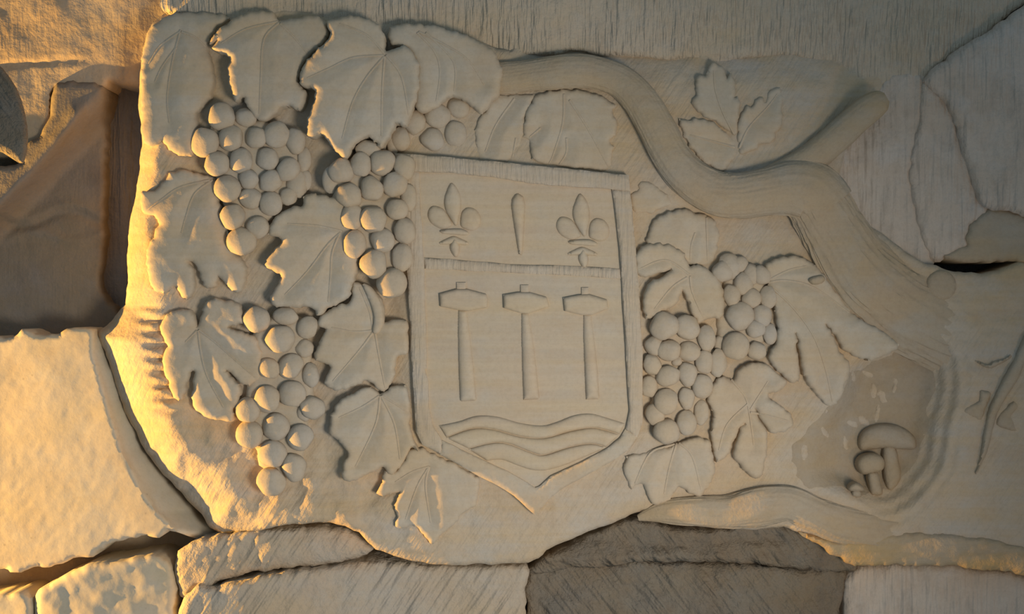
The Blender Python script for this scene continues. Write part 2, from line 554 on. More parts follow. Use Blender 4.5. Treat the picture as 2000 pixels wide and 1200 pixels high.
# stones below the slab
block([(-700, 1190), (-330, 1180), (-60, 1172), (20, 1160), (58, 1166), (62, 1200), (60, 1480), (-700, 1480)], M_slab,
      lambda x, y, d: 22 + (x + 60) * 0.06 + 4 * fbm(x, y, 70, 4, 71), 'small bright stone in the lower left corner', drop=8, edge=12, step=7)
block([(68, 1190), (84, 1150), (120, 1130), (172, 1104), (235, 1096), (290, 1086), (328, 1093), (340, 1130), (346, 1200), (350, 1480), (66, 1480)], M_slab,
      lambda x, y, d: 34 + 5 * fbm(x, y, 60, 4, 72) + 1.2 * fbm(x, y, 16, 3, 73), 'pitted bright stone below the yellow slab', drop=10, edge=16, step=6)
block([(344, 1078), (430, 1046), (540, 1034), (640, 1028), (700, 1042), (728, 1074), (690, 1092), (600, 1106), (500, 1118), (420, 1140), (378, 1162), (352, 1168)], M_low,
      lambda x, y, d: 40 - 26 * smooth((x - 470) / 240) + 6 * fbm(x, y, 60, 4, 74) + 2 * fbm(x * 2.5, y, 20, 3, 75), 'pale wedge of stone under the lower left of the relief', drop=14, edge=26, step=6)
block([(356, 1176), (420, 1148), (510, 1126), (610, 1112), (700, 1098), (800, 1100), (900, 1108), (1026, 1104), (1030, 1140), (1024, 1190), (1030, 1480), (352, 1480)], M_low,
      lambda x, y, d: 60 - 66 * smooth((x - 440) / 420) + 5 * fbm(x, y, 90, 4, 76) + 2.5 * fbm(x * 2 + y * 0.7, y * 0.5, 26, 3, 78), 'long pale bottom stone with slanting tool marks', drop=10, edge=16, step=7)
block([(1036, 1108), (1090, 1070), (1150, 1046), (1240, 1012), (1310, 1030), (1420, 1034), (1520, 1014), (1600, 1048), (1662, 1090), (1670, 1116), (1560, 1112), (1400, 1098), (1240, 1100), (1040, 1122)], M_rough,
      lambda x, y, d: -18 + 6 * np.sin((y + 30 * fbm(x, y, 150, 3, 81)) * 0.10) + 16 * fbm(x * 0.3, y * 1.6, 60, 5, 82), 'layered brown rock under the root, right of the shield tip', drop=12, edge=14, step=6)
block([(1036, 1116), (1200, 1100), (1400, 1100), (1560, 1114), (1652, 1116), (1640, 1200), (1640, 1480), (1036, 1480), (1034, 1220)], M_rough,
      lambda x, y, d: -26 + 12 * fbm(x, y, 60, 5, 83), 'rough stained brown stone at the bottom centre', drop=8, edge=14, step=6)
block([(1658, 1120), (1720, 1104), (1860, 1106), (2000, 1122), (2330, 1150), (2330, 1480), (1648, 1480), (1650, 1200)], M_right,
      lambda x, y, d: -28 + 6 * fbm(x * 2.5, y * 0.6, 60, 4, 84), 'grey brown stone in the lower right corner', drop=8, edge=16, step=8)

# rocks on the right
block([(1610, 380), (1640, 300), (1690, 215), (1740, 150), (1806, 150), (1800, 240), (1782, 300), (1782, 370), (1800, 440), (1822, 505), (1790, 530), (1720, 520), (1650, 460)], M_right,
      lambda x, y, d: 4 + 6 * fbm(x * 2, y * 0.6, 60, 4, 91), 'grey rock between the vine stump and the right pillar', drop=8, edge=16, step=7, grow=5)
block([(1806, 160), (1850, 200), (1882, 290), (1912, 380), (1926, 412), (1892, 440), (1884, 478), (1845, 500), (1822, 504), (1800, 440), (1784, 370), (1783, 300), (1800, 240)], M_right,
      lambda x, y, d: 14 + 6 * fbm(x * 3, y * 0.5, 60, 4, 92), 'narrow grey pillar of rock at the right', drop=12, edge=30, step=6, grow=5)
block([(1808, 160), (1866, 106), (1968, 42), (2120, -66), (2330, -170), (2330, 470), (2100, 425), (2000, 416), (1960, 404), (1930, 404), (1912, 372), (1884, 286), (1852, 196)], M_right,
      lambda x, y, d: 30 + (x - 1900) * 0.06 + 6 * fbm(x * 2.5, y * 0.5, 70, 4, 93), 'big grey rock face at the upper right', drop=14, edge=26, step=8, grow=5)
block([(1846, 502), (1888, 480), (1896, 444), (1930, 412), (1964, 412), (2000, 424), (2100, 434), (2330, 480), (2330, 560), (2060, 522), (1960, 506), (1900, 510)], M_bark,
      lambda x, y, d: 16 + 6 * fbm(x * 0.6, y * 2.5, 50, 4, 94), 'reddish brown ledge below the big right rock', drop=10, edge=18, step=6, grow=4)

block([(1560, 1040), (1640, 1058), (1720, 1046), (1800, 1040), (1880, 1046), (1960, 1060), (2050, 1072), (2330, 1090), (2330, 1160), (2000, 1122), (1850, 1106), (1740, 1104), (1670, 1106), (1610, 1072)], M_ochre,
      lambda x, y, d: ground(x, y) + 8 + 10 * fbm(x * 0.4, y * 1.6, 50, 4, 95), 'ochre stained ledge along the bottom right of the relief', drop=10, edge=18, step=6)

# the panel that carries the carvings
PANEL = [(278, 286), (272, 230), (273, 150), (279, 92), (300, 44), (346, 20), (430, 16), (530, 14), (640, 24), (750, 40), (860, 58), (940, 82), (1000, 100), (1060, 62),
         (1300, 56), (1560, 60), (1700, 120), (1730, 172), (1690, 230), (1650, 300), (1640, 380), (1700, 440), (1780, 500), (1830, 520), (1880, 532), (1950, 530), (1990, 512), (2060, 512), (2330, 540), (2330, 1150),
         (2000, 1110), (1850, 1094), (1740, 1092), (1670, 1098), (1600, 1056), (1530, 1030), (1480, 1034), (1400, 1028), (1300, 1014), (1254, 998), (1190, 1024), (1110, 1054), (1064, 1078), (1034, 1100),
         (940, 1102), (850, 1104), (780, 1090), (734, 1074), (700, 1040), (640, 1022), (560, 1026), (436, 1046), (392, 1004), (336, 944), (282, 880), (246, 806), (222, 740), (204, 690), (190, 648), (244, 596), (248, 500), (260, 400)]
panel = plate('relief_panel', PANEL, None, M_panel, panel_h, drop=10, edge=14, step=5.5, bottom=-125, curve=2, jag=2.5, jag_scale=30, sharp=70)
tag(panel, 'bulging pale sandstone panel on which the vine and shield are carved', 'stone panel')

o = plate('niche_floor', [tuple(q) for q in NICHE[::3]], panel, M_niche, lambda x, y, d: panel_h(x, y, d * 0 + 99) + 1.2, drop=1.0, edge=8, step=7, bottom=-8, curve=1, jag=9, jag_scale=40)
tag(o, 'brown worn floor of the mushroom niche')

for i, (sx, sy, a) in enumerate([(1668, 738, 85), (1694, 732, 30), (1706, 764, 85), (1722, 774, 70), (1748, 752, 100), (1713, 808, 105), (1664, 828, 15), (1688, 822, 60), (1652, 866, 80), (1612, 846, 60), (1572, 884, 100)]):
    ca, sa = math.cos(math.radians(a)), math.sin(math.radians(a))
    L, w = 11 + (i * 7) % 6, 5 + i % 4
    pts = [(sx + u * ca - v * sa, sy + u * sa + v * ca) for u, v in ((-L, -w * .4), (0, -w), (L, -w * .6), (L, w * .5), (0, w), (-L, w * .6))]
    plate('tool_scar', pts, o, M_panel, lambda x, y, d: panel_h(x, y, d * 0 + 99) + 3.0, drop=2.2, edge=5, step=4, bottom=-8, curve=2, jag=2, jag_scale=8)

# ------------------------------------------------------------------ leaf builder


def leaf(outline, parent, off, veins=(), drop=7, edge=16, bulge=5, tilt=(0, 0), label=None, step=4.0, jag=2.5, mat=None, name='vine_leaf', seed=1, curl=0):
    o_arr = np.asarray(outline, float)
    cx, cy = o_arr.mean(0)
    vs = [catmull(v, 6, False) for v in veins]

    def hf(x, y, d):
        h = ground(x, y) + off + (x - cx) * tilt[0] + (y - cy) * tilt[1]
        if vs:
            dv = np.full(np.shape(x), 1e9)
            for v in vs:
                dv = np.minimum(dv, seg_dist(x, y, v, False))
            h = h + bulge * (smooth(dv / 30) - 0.6) - 1.6 * np.exp(-(dv / 4.5) ** 2)
        h = h + curl * smooth(d / 45)
        return h + 2.0 * fbm(x, y, 42, 3, seed) + 0.5 * fbm(x, y, 12, 2, seed + 3)

    o = plate(name, outline, parent, mat or M_carve, hf, drop=drop, edge=edge, step=step, bottom=-(off + drop + 34), curve=2, jag=jag, jag_scale=9, sharp=48, seed=seed)
    if label: tag(o, label)
    pts = resample(catmull(outline, 2, True), 4)
    for v in vs:
        q = resample(v, 5, False)
        m = inside(q[:, 0], q[:, 1], pts)
        q = q[m]
        if len(q) < 4: continue
        d = seg_dist(q[:, 0], q[:, 1], pts)
        h = hf(q[:, 0], q[:, 1], d)
        t = 1 - np.clip(d / edge, 0, 1)
        h = h - drop * (1 - np.sqrt(np.clip(1 - t * t, 0, 1)))
        w = np.linspace(2.6, 1.2, len(q))
        tube('vein', np.stack([q[:, 0], q[:, 1], w, h + 0.4], -1), o, mat or M_carve, ring=6, sub=1, flat=0.8, cap=False)
    return o


vine = empty('grapevine', 1700, 560, 20)
tag(vine, 'carved stone grapevine with a thick twisting branch, lobed leaves and grape clusters', 'carving')

LEAVES = [
    # (label, outline, offset, veins, kwargs)
    ('broad drooping leaf at the upper left corner of the relief',
     [(300, 48), (346, 26), (420, 26), (452, 36), (425, 55), (407, 85), (412, 120), (418, 160), (412, 192), (398, 206), (384, 222), (388, 250), (384, 288), (372, 307), (350, 304), (330, 293), (318, 276), (300, 282), (280, 280), (276, 240), (276, 160), (280, 100)], 14,
     [[(352, 58), (336, 120), (326, 190), (330, 240)], [(350, 62), (312, 90), (290, 125)], [(344, 92), (316, 130), (302, 160)], [(354, 62), (380, 72), (402, 92)]], dict(tilt=(-0.05, 0.0), edge=22, drop=10, curl=3)),
    ('large folded leaf second from the upper left, above the first grapes',
     [(458, 36), (490, 24), (530, 22), (544, 40), (570, 36), (594, 30), (620, 31), (636, 44), (641, 68), (630, 86), (606, 108), (590, 128), (581, 152), (584, 166), (596, 174), (590, 211), (578, 212), (558, 204), (538, 222), (516, 236), (502, 234), (488, 216), (476, 190), (468, 190), (461, 198), (450, 176), (445, 152), (446, 128), (450, 110), (424, 100), (416, 92), (424, 80), (410, 86), (416, 70), (434, 52)], 30,
     [[(545, 44), (515, 76), (509, 150), (506, 222)], [(543, 42), (480, 56), (432, 84)], [(547, 46), (575, 74), (600, 104)]], dict(tilt=(-0.02, -0.02), edge=16, drop=10)),
    ('big bright pointed leaf in the top row, overhanging two grape clusters',
     [(684, 29), (656, 38), (640, 42), (643, 58), (645, 70), (632, 86), (610, 106), (594, 124), (587, 145), (585, 160), (597, 169), (615, 176), (611, 205), (603, 228), (600, 250), (600, 262), (609, 265), (626, 259), (635, 270), (650, 290), (672, 307), (680, 304), (690, 287), (702, 272), (717, 268), (734, 277), (738, 286), (749, 287), (761, 268), (770, 250), (771, 241), (783, 243), (794, 242), (800, 232), (807, 211), (809, 202), (815, 182), (818, 160), (819, 145), (817, 124), (806, 102), (795, 92), (782, 90), (754, 100), (752, 77), (744, 55), (729, 40), (707, 33)], 46,
     [[(752, 107), (716, 68), (664, 46)], [(750, 108), (690, 112), (640, 134), (600, 152)], [(750, 110), (716, 150), (688, 200), (668, 270)], [(751, 110), (746, 180), (745, 265)], [(754, 108), (784, 150), (798, 225)]], dict(edge=14, drop=9, tilt=(0, -0.03))),
    ('leaf with a scalloped lower edge where the branch begins',
     [(762, 52), (812, 46), (875, 57), (925, 76), (960, 95), (975, 120), (981, 150), (975, 184), (957, 205), (942, 220), (920, 207), (885, 187), (860, 205), (830, 219), (817, 215), (810, 202), (812, 175), (812, 137), (806, 110), (796, 94), (777, 88), (764, 84)], 34,
     [[(815, 64), (848, 100), (859, 140), (852, 198)], [(818, 62), (870, 88), (915, 118), (945, 165)], [(832, 64), (885, 120), (887, 178)]], dict(edge=18, drop=10, tilt=(-0.02, -0.02))),
    ('wide leaf at the left rim below the corner leaf',
     [(422, 346), (395, 340), (357, 332), (335, 338), (323, 352), (302, 373), (280, 372), (274, 384), (276, 402), (284, 415), (306, 430), (306, 446), (300, 462), (292, 480), (286, 500), (289, 530), (293, 552), (305, 566), (320, 573), (338, 558), (350, 573), (363, 588), (375, 575), (380, 554), (377, 533), (370, 512), (378, 515), (389, 530), (393, 548), (405, 565), (421, 558), (425, 538), (437, 551), (462, 575), (474, 558), (481, 536), (477, 512), (462, 494), (452, 470), (445, 440), (432, 410), (424, 380)], 13,
     [[(416, 352), (380, 378), (362, 425), (354, 455)], [(410, 352), (350, 366), (312, 392), (280, 416)], [(440, 430), (446, 462), (458, 492)]], dict(edge=18, drop=9, tilt=(-0.02, -0.02), curl=2)),
    ('serrated leaf between the two upper left grape clusters',
     [(592, 400), (592, 384), (608, 377), (629, 380), (649, 386), (661, 384), (677, 398), (690, 430), (697, 470), (700, 510), (695, 535), (692, 550), (687, 560), (681, 584), (662, 593), (642, 603), (627, 616), (617, 611), (605, 601), (590, 598), (579, 602), (560, 600), (539, 600), (529, 592), (528, 580), (537, 565), (547, 545), (546, 534), (530, 528), (517, 518), (528, 497), (551, 472), (545, 464), (524, 456), (528, 439), (541, 424), (557, 410), (578, 403)], 22,
     [[(668, 452), (620, 441), (562, 437)], [(664, 455), (638, 480), (600, 530), (556, 576)], [(662, 458), (648, 495), (645, 540), (641, 590)]], dict(edge=14, drop=9)),
    ('half lit leaf at the lower left beside the combed rim',
     [(385, 636), (380, 617), (372, 607), (355, 603), (334, 609), (322, 619), (314, 635), (314, 650), (326, 675), (320, 690), (318, 710), (323, 732), (330, 750), (337, 772), (346, 785), (359, 778), (366, 745), (372, 728), (379, 726), (376, 760), (372, 776), (382, 800), (405, 816), (430, 819), (453, 823), (457, 797), (470, 774), (470, 760), (457, 742), (440, 723), (450, 727), (468, 748), (482, 754), (504, 746), (512, 720), (512, 690), (505, 668), (493, 657), (472, 650), (450, 644), (449, 636), (474, 634), (474, 618), (470, 600), (458, 591), (435, 586), (417, 583), (404, 590), (397, 603), (391, 623)], 15,
     [[(386, 646), (393, 695), (405, 737), (436, 796)], [(388, 645), (415, 665), (455, 700), (498, 738)], [(384, 646), (362, 668)]], dict(edge=16, drop=9, tilt=(0.0, 0.0))),
    ('toothed leaf left of the shield at mid height',
     [(690, 548), (689, 565), (686, 587), (672, 593), (648, 602), (632, 614), (620, 629), (624, 639), (637, 641), (630, 656), (619, 678), (614, 698), (624, 708), (644, 711), (643, 726), (634, 748), (650, 762), (667, 761), (689, 754), (708, 747), (718, 743), (732, 754), (750, 767), (765, 746), (771, 727), (773, 700), (787, 693), (797, 690), (797, 660), (797, 630), (787, 626), (768, 625), (752, 631), (750, 607), (747, 590), (727, 565), (708, 555)], 17,
     [[(730, 647), (702, 684), (650, 745)], [(732, 648), (739, 690), (752, 758)], [(728, 645), (722, 610), (702, 562)], [(728, 646), (690, 648), (648, 640)]], dict(edge=12, drop=8)),
    ('toothed leaf left of the lower shield',
     [(690, 768), (722, 756), (742, 770), (764, 757), (785, 754), (797, 762), (801, 800), (803, 840), (812, 868), (822, 880), (815, 886), (804, 874), (797, 888), (790, 905), (778, 918), (768, 929), (757, 925), (749, 912), (735, 917), (720, 925), (705, 934), (690, 941), (677, 943), (668, 930), (672, 905), (678, 886), (666, 868), (652, 852), (643, 846), (644, 830), (650, 802), (664, 782)], 14,
     [[(742, 774), (733, 830), (694, 912)], [(744, 774), (770, 828), (781, 897)], [(740, 774), (705, 796), (662, 816)], [(746, 774), (770, 788), (796, 806)]], dict(edge=12, drop=8)),
    ('pale leaf below the left slope of the shield tip',
     [(826, 874), (840, 885), (890, 906), (932, 931), (936, 942), (933, 962), (931, 986), (915, 996), (903, 1003), (895, 1017), (880, 1030), (858, 1050), (847, 1064), (834, 1054), (819, 1035), (807, 1027), (786, 1035), (771, 1029), (776, 1010), (769, 987), (782, 960), (751, 969), (734, 965), (746, 942), (752, 921), (771, 922), (792, 896), (800, 880)], 10,
     [[(838, 912), (805, 922), (772, 942)], [(838, 912), (815, 950), (792, 1015)], [(838, 912), (831, 950), (841, 1022)]], dict(edge=10, drop=6)),
    ('low leaf above the left end of the shield',
     [(968, 188), (1047, 186), (1031, 209), (1024, 247), (1018, 275), (1005, 300), (993, 318), (935, 312), (931, 268), (927, 262), (935, 235), (949, 214)], 6,
     [[(1005, 192), (968, 245), (948, 296)], [(1008, 270), (1000, 310)]], dict(edge=12, drop=5)),
    ('low leaf above the middle of the shield under the branch',
     [(1052, 184), (1100, 174), (1145, 178), (1180, 188), (1203, 208), (1198, 215), (1204, 239), (1203, 264), (1190, 275), (1198, 286), (1195, 307), (1189, 331), (1150, 330), (1089, 326), (1071, 322), (1040, 311), (1034, 284), (1029, 271), (1023, 268), (1024, 244), (1031, 209)], 9,
     [[(1101, 184), (1099, 240), (1081, 300), (1072, 320)], [(1112, 196), (1150, 255), (1188, 326)], [(1106, 270), (1106, 298), (1092, 322)], [(1056, 250), (1034, 268)]], dict(edge=12, drop=6)),
    ('small upright leaf at the top right above the branch',
     [(1390, 123), (1405, 126), (1414, 140), (1419, 155), (1425, 141), (1434, 155), (1438, 175), (1433, 193), (1441, 188), (1447, 202), (1444, 220), (1440, 246), (1434, 264), (1396, 236), (1364, 220), (1353, 202), (1356, 191), (1362, 187), (1359, 175), (1361, 153), (1369, 144), (1379, 151), (1382, 134)], 10,
     [[(1434, 262), (1412, 220), (1397, 175), (1394, 138)]], dict(edge=12, drop=7)),
    ('slanting leaf at the top right beside the upright one',
     [(1441, 250), (1448, 222), (1460, 205), (1469, 208), (1480, 192), (1490, 188), (1495, 198), (1499, 182), (1510, 173), (1523, 171), (1532, 190), (1528, 214), (1529, 235), (1525, 248), (1515, 260), (1515, 270), (1502, 280), (1481, 282), (1479, 291), (1457, 299), (1443, 296)], 10,
     [[(1444, 290), (1462, 250), (1500, 208), (1518, 184)]], dict(edge=12, drop=7)),
    ('flat leaf tucked against the inside of the branch bend',
     [(1324, 232), (1343, 237), (1356, 232), (1393, 238), (1433, 274), (1440, 296), (1424, 322), (1411, 336), (1390, 328), (1360, 305), (1338, 270)], 7,
     [[(1436, 288), (1400, 278), (1348, 264)]], dict(edge=10, drop=5)),
    ('small rounded leaf at the upper right corner of the shield',
     [(1232, 380), (1245, 373), (1249, 357), (1263, 352), (1280, 361), (1302, 380), (1311, 400), (1295, 405), (1272, 417), (1263, 414), (1250, 415), (1235, 410)], 6, [], dict(edge=14, drop=5)),
    ('broad smooth leaf right of the shield above the curled leaf',
     [(1312, 412), (1286, 425), (1272, 442), (1264, 462), (1262, 480), (1290, 486), (1326, 492), (1342, 515), (1384, 516), (1400, 492), (1403, 450), (1392, 426), (1360, 414), (1335, 408)], 9,
     [[(1380, 425), (1381, 470), (1382, 510)], [(1358, 455), (1350, 480), (1348, 508)]], dict(edge=16, drop=7)),
    ('curled leaf right of the shield with deep lobes over the grapes',
     [(1343, 506), (1328, 487), (1304, 478), (1271, 475), (1252, 482), (1241, 499), (1241, 514), (1244, 534), (1262, 541), (1287, 533), (1308, 529), (1292, 540), (1272, 552), (1260, 568), (1255, 590), (1258, 610), (1264, 624), (1280, 618), (1296, 609), (1311, 603), (1324, 589), (1335, 570), (1344, 592), (1350, 610), (1364, 630), (1385, 622), (1406, 622), (1415, 602), (1414, 574), (1405, 548), (1389, 530), (1377, 522), (1359, 517), (1346, 521)], 20,
     [[(1345, 536), (1300, 508), (1248, 526)], [(1348, 540), (1352, 570), (1374, 622)], [(1342, 542), (1312, 562), (1278, 604)]], dict(edge=16, drop=10)),
    ('long hanging leaf right of the right grape cluster, beside the trunk',
     [(1496, 519), (1507, 509), (1530, 502), (1557, 500), (1582, 511), (1605, 530), (1626, 558), (1650, 592), (1678, 622), (1712, 640), (1735, 655), (1755, 674), (1742, 689), (1723, 695), (1705, 703), (1682, 701), (1662, 692), (1648, 684), (1616, 634), (1642, 690), (1657, 708), (1659, 728), (1649, 752), (1642, 780), (1627, 794), (1612, 788), (1587, 760), (1570, 734), (1556, 652), (1561, 738), (1556, 747), (1544, 748), (1528, 732), (1510, 716), (1502, 692), (1515, 670), (1518, 640), (1512, 600), (1502, 565), (1496, 540)], 15,
     [[(1497, 553), (1535, 548), (1590, 562), (1660, 612)], [(1500, 556), (1546, 598), (1588, 655), (1612, 720), (1626, 786)], [(1500, 548), (1540, 528), (1575, 520)]], dict(edge=18, drop=9, bulge=7)),
    ('three lobed leaf below the right grapes',
     [(1432, 738), (1443, 720), (1460, 710), (1482, 708), (1504, 715), (1519, 731), (1534, 740), (1537, 749), (1526, 762), (1501, 770), (1503, 779), (1520, 791), (1538, 804), (1549, 818), (1543, 838), (1527, 844), (1503, 844), (1492, 826), (1476, 802), (1490, 828), (1498, 848), (1500, 867), (1496, 897), (1488, 927), (1477, 936), (1461, 927), (1442, 906), (1432, 886), (1446, 842), (1452, 826), (1438, 852), (1425, 886), (1401, 904), (1392, 874), (1388, 847), (1390, 825), (1392, 803), (1381, 785), (1394, 748), (1412, 736), (1426, 740)], 14,
     [[(1428, 742), (1455, 775), (1464, 810), (1472, 870)], [(1466, 800), (1500, 745)], [(1466, 806), (1500, 812), (1538, 822)], [(1460, 790), (1420, 830), (1404, 880)]], dict(edge=16, drop=9, bulge=6)),
    ('spread leaf with finger lobes under the right grape cluster',
     [(1224, 893), (1218, 915), (1224, 940), (1234, 954), (1252, 944), (1262, 960), (1274, 985), (1290, 986), (1308, 976), (1326, 950), (1344, 962), (1368, 972), (1375, 957), (1382, 952), (1395, 932), (1397, 914), (1391, 883), (1385, 858), (1353, 854), (1308, 872), (1272, 880), (1245, 888)], 12,
     [[(1322, 866), (1308, 910), (1297, 965)], [(1326, 866), (1352, 892), (1370, 962)], [(1318, 868), (1270, 886), (1240, 945)]], dict(edge=14, drop=7)),
]
for i, (lab, out, off, veins, kw) in enumerate(LEAVES):
    leaf(out, vine, off, veins, label=lab, seed=100 + i * 7, **kw)

# ------------------------------------------------------------------ grapes


def sphere_mesh(seed):
    rng = np.random.RandomState(seed)
    nu, nv = 20, 12
    pts = [(0, 0, 1.0)]
    for i in range(1, nv):
        a = math.pi * i / nv
        for j in range(nu):
            b = 2 * math.pi * j / nu
            pts.append((math.sin(a) * math.cos(b), math.sin(a) * math.sin(b), math.cos(a)))
    pts.append((0, 0, -1.0))
    p = np.array(pts)
    # a few flats left by the chisel
    for _ in range(11):
        n = rng.normal(size=3); n /= np.linalg.norm(n)
        lim = 0.80 + 0.13 * rng.rand()
        dd = p @ n
        over = np.clip(dd - lim, 0, None)
        p = p - over[:, None] * n[None] * 0.75
    f = []
    for j in range(nu):
        f.append((0, 1 + j, 1 + (j + 1) % nu))
    for i in range(nv - 2):
        for j in range(nu):
            a = 1 + i * nu + j; b = 1 + i * nu + (j + 1) % nu
            f.append((a, a + nu, b + nu, b))
    e = len(p) - 1
    for j in range(nu):
        f.append((e, 1 + (nv - 2) * nu + (j + 1) % nu, 1 + (nv - 2) * nu + j))
    me = mesh_of('grape', p, f, 180)
    me.materials.append(M_grape)
    return me


GRAPE = [sphere_mesh(k) for k in range(6)]


def hull(pts):
    pts = sorted(map(tuple, pts))
    def half(ps):
        r = []
        for p in ps:
            while len(r) > 1 and (r[-1][0] - r[-2][0]) * (p[1] - r[-2][1]) - (r[-1][1] - r[-2][1]) * (p[0] - r[-2][0]) <= 0:
                r.pop()
            r.append(p)
        return r[:-1]
    return half(pts) + half(pts[::-1])


def cluster(grapes, label, lift=8.0, back=None):
    back = lift - 2 if back is None else back
    ring = []
    for g in grapes:
        x, y, r = g[0], g[1], g[2] * 0.2
        for k in range(8):
            ring.append((x + r * math.cos(k * 0.785), y + r * math.sin(k * 0.785)))
    o = plate('grape_cluster', hull(ring), vine, M_carve, lambda x, y, d: ground(x, y) + back + 2 * fbm(x, y, 20, 3, 3), drop=8, edge=16, step=7, bottom=-44, curve=1, jag=7, jag_scale=20)
    tag(o, label)
    for i, g in enumerate(grapes):
        x, y, rx = g[:3]
        ry = g[3] if len(g) > 3 and g[3] else rx
        z = g[4] if len(g) > 4 else 0
        r = (rx + ry) / 2
        h = float(ground(np.array([x]), np.array([y]))[0]) + lift + z + 1.5 * random.uniform(-1, 1)
        b = add_obj('grape', GRAPE[(i * 5 + int(x)) % 6], None, o)
        b.location = world(x, y, h)
        k = (DIST - h * .001) / DIST * 0.001
        b.scale = (rx * k * 1.06, min(rx, ry) * k * 0.74, ry * k * 1.06)
        b.rotation_euler = (0, 0.0 if abs(rx - ry) > 3 else random.uniform(0, 6.28), random.uniform(-0.2, 0.2))
    return o


cluster([(433, 228, 27, 0, 2), (480, 230, 21, 19, -3), (400, 278, 28, 29, 2), (451, 270, 24, 25, 3), (500, 269, 21, 0, 3), (541, 263, 25, 26, 4), (577, 275, 20, 26, -1),
         (424, 320, 24, 0, 2), (471, 314, 24, 0, 3), (522, 311, 22, 0, 2), (562, 332, 22, 25, 3), (486, 350, 20, 0, 0), (528, 354, 22, 24, 1), (444, 369, 26, 0, 3),
         (490, 388, 20, 22, 1), (529, 398, 23, 0, 2), (562, 384, 18, 0, -2), (455, 424, 25, 0, 2), (503, 445, 21, 23, 1), (472, 472, 28, 28, 4), (580, 360, 20, 28, -5), (594, 312, 14, 24, -6), (597, 352, 12, 20, -8)],
        'upper left grape cluster hanging below the folded leaf, lit orange from the left', 12)
cluster([(667, 334, 25, 25, 2), (705, 322, 20, 24, 6), (747, 318, 25, 26, 5), (790, 326, 21, 26, 1), (682, 383, 25, 26, 3), (726, 369, 23, 25, 7), (771, 360, 24, 25, 6), (798, 386, 15, 27, 0),
         (688, 424, 21, 26, 1), (729, 430, 27, 27, 7), (776, 409, 21, 0, 4), (791, 451, 22, 26, 4), (693, 477, 22, 27, 3), (747, 470, 24, 23, 4), (785, 503, 21, 27, 3), (730, 516, 27, 28, 5), (765, 553, 29, 29, 6),
         (646, 352, 16, 26, -8), (720, 292, 26, 18, -4)],
        'grape cluster overlapping the left side of the shield', 24)
cluster([(501, 625, 26, 0, 4), (547, 662, 28, 28, 4), (558, 618, 25, 17, -2), (601, 640, 20, 22, -2), (594, 681, 18, 18, -4), (525, 720, 20, 22, 1), (568, 716, 23, 26, 2), (607, 733, 17, 24, -3),
         (522, 780, 26, 0, 4), (571, 770, 26, 26, 4), (610, 796, 23, 25, 1), (484, 801, 24, 25, 0), (539, 834, 26, 27, 3), (587, 855, 25, 26, 3), (487, 849, 26, 27, 0), (533, 887, 27, 26, 3), (575, 913, 23, 28, 1), (530, 941, 28, 28, 2), (594, 806, 14, 18, -5)],
        'lower left grape cluster beside the half lit leaf', 11)
cluster([(1297, 637, 28, 28, 4), (1342, 640, 24, 26, 2), (1380, 661, 18, 25, 0), (1307, 685, 20, 23, 3), (1278, 676, 18, 20, -3), (1345, 687, 19, 22, 2), (1376, 708, 18, 23, 2), (1402, 709, 18, 27, 1),
         (1274, 712, 18, 21, -2), (1305, 735, 21, 24, 4), (1343, 731, 19, 24, 3), (1372, 755, 20, 24, 2), (1268, 756, 17, 21, -2), (1301, 785, 24, 25, 4), (1341, 778, 16, 22, 1), (1279, 810, 19, 21, 1),
         (1369, 806, 15, 24, -1), (1341, 826, 20, 24, 3), (1302, 844, 26, 26, 4), (1322, 706, 10, 11, -2)],
        'grape cluster along the right edge of the shield', 9)
cluster([(1425, 521, 24, 26, -3), (1412, 531, 21, 22, 2), (1443, 517, 18, 18, -6), (1452, 554, 20, 22, 2), (1468, 536, 17, 21, -3), (1488, 538, 18, 20, -2), (1429, 577, 17, 22, 2), (1467, 583, 19, 19, 2), (1500, 581, 17, 22, -1),
         (1445, 618, 27, 28, 5), (1488, 616, 19, 22, 1), (1476, 643, 19, 18, 1), (1504, 653, 14, 20, -3), (1437, 677, 26, 27, 5), (1478, 685, 20, 18, 2), (1406, 672, 12, 16, -6)],
        'right grape cluster between the curled leaf and the hanging leaf', 8)
cluster([(810, 240, 22, 24, 1), (855, 226, 25, 24, 2), (895, 211, 22, 20, 1), (890, 262, 21, 26, 1), (845, 273, 24, 22, 0), (783, 272, 19, 23, -1), (768, 282, 12, 20, -2)],
        'small low grape cluster under the scalloped leaf, above the shield', 0, 2)

# ------------------------------------------------------------------ branch, trunk, stump, root


def gh(x, y):
    return float(ground(np.array([float(x)]), np.array([float(y)]))[0])


def path(pts):
    return [(x, y, r, gh(x, y) + dz) for x, y, r, dz in pts]


tag(tube('branch', path([(930, 150, 30, 3), (985, 152, 32, 5), (1040, 146, 31, 7), (1075, 143, 34, 9), (1110, 139, 34, 10), (1160, 142, 33, 11), (1212, 160, 33, 12), (1250, 196, 35, 13),
                         (1280, 246, 37, 14), (1308, 300, 38, 15), (1345, 346, 40, 16), (1395, 376, 44, 17), (1445, 382, 46, 18), (1500, 374, 48, 19), (1550, 368, 56, 17), (1590, 378, 60, 13), (1618, 410, 58, 7)]),
         vine, M_bark, ring=96, sub=10, flat=0.62, grain=0.075), 'thick main branch twisting from the top leaves down to the right')
tag(tube('trunk', path([(1575, 372, 56, 13), (1602, 405, 62, 9), (1630, 455, 66, 3), (1662, 510, 72, -1), (1708, 560, 80, -9), (1768, 604, 84, -23), (1840, 640, 86, -39), (1920, 668, 86, -61), (2000, 690, 80, -89)]),
         vine, M_bark, ring=110, sub=10, flat=0.50, grain=0.15, seed=8), 'broad ribbed trunk running to the lower right')
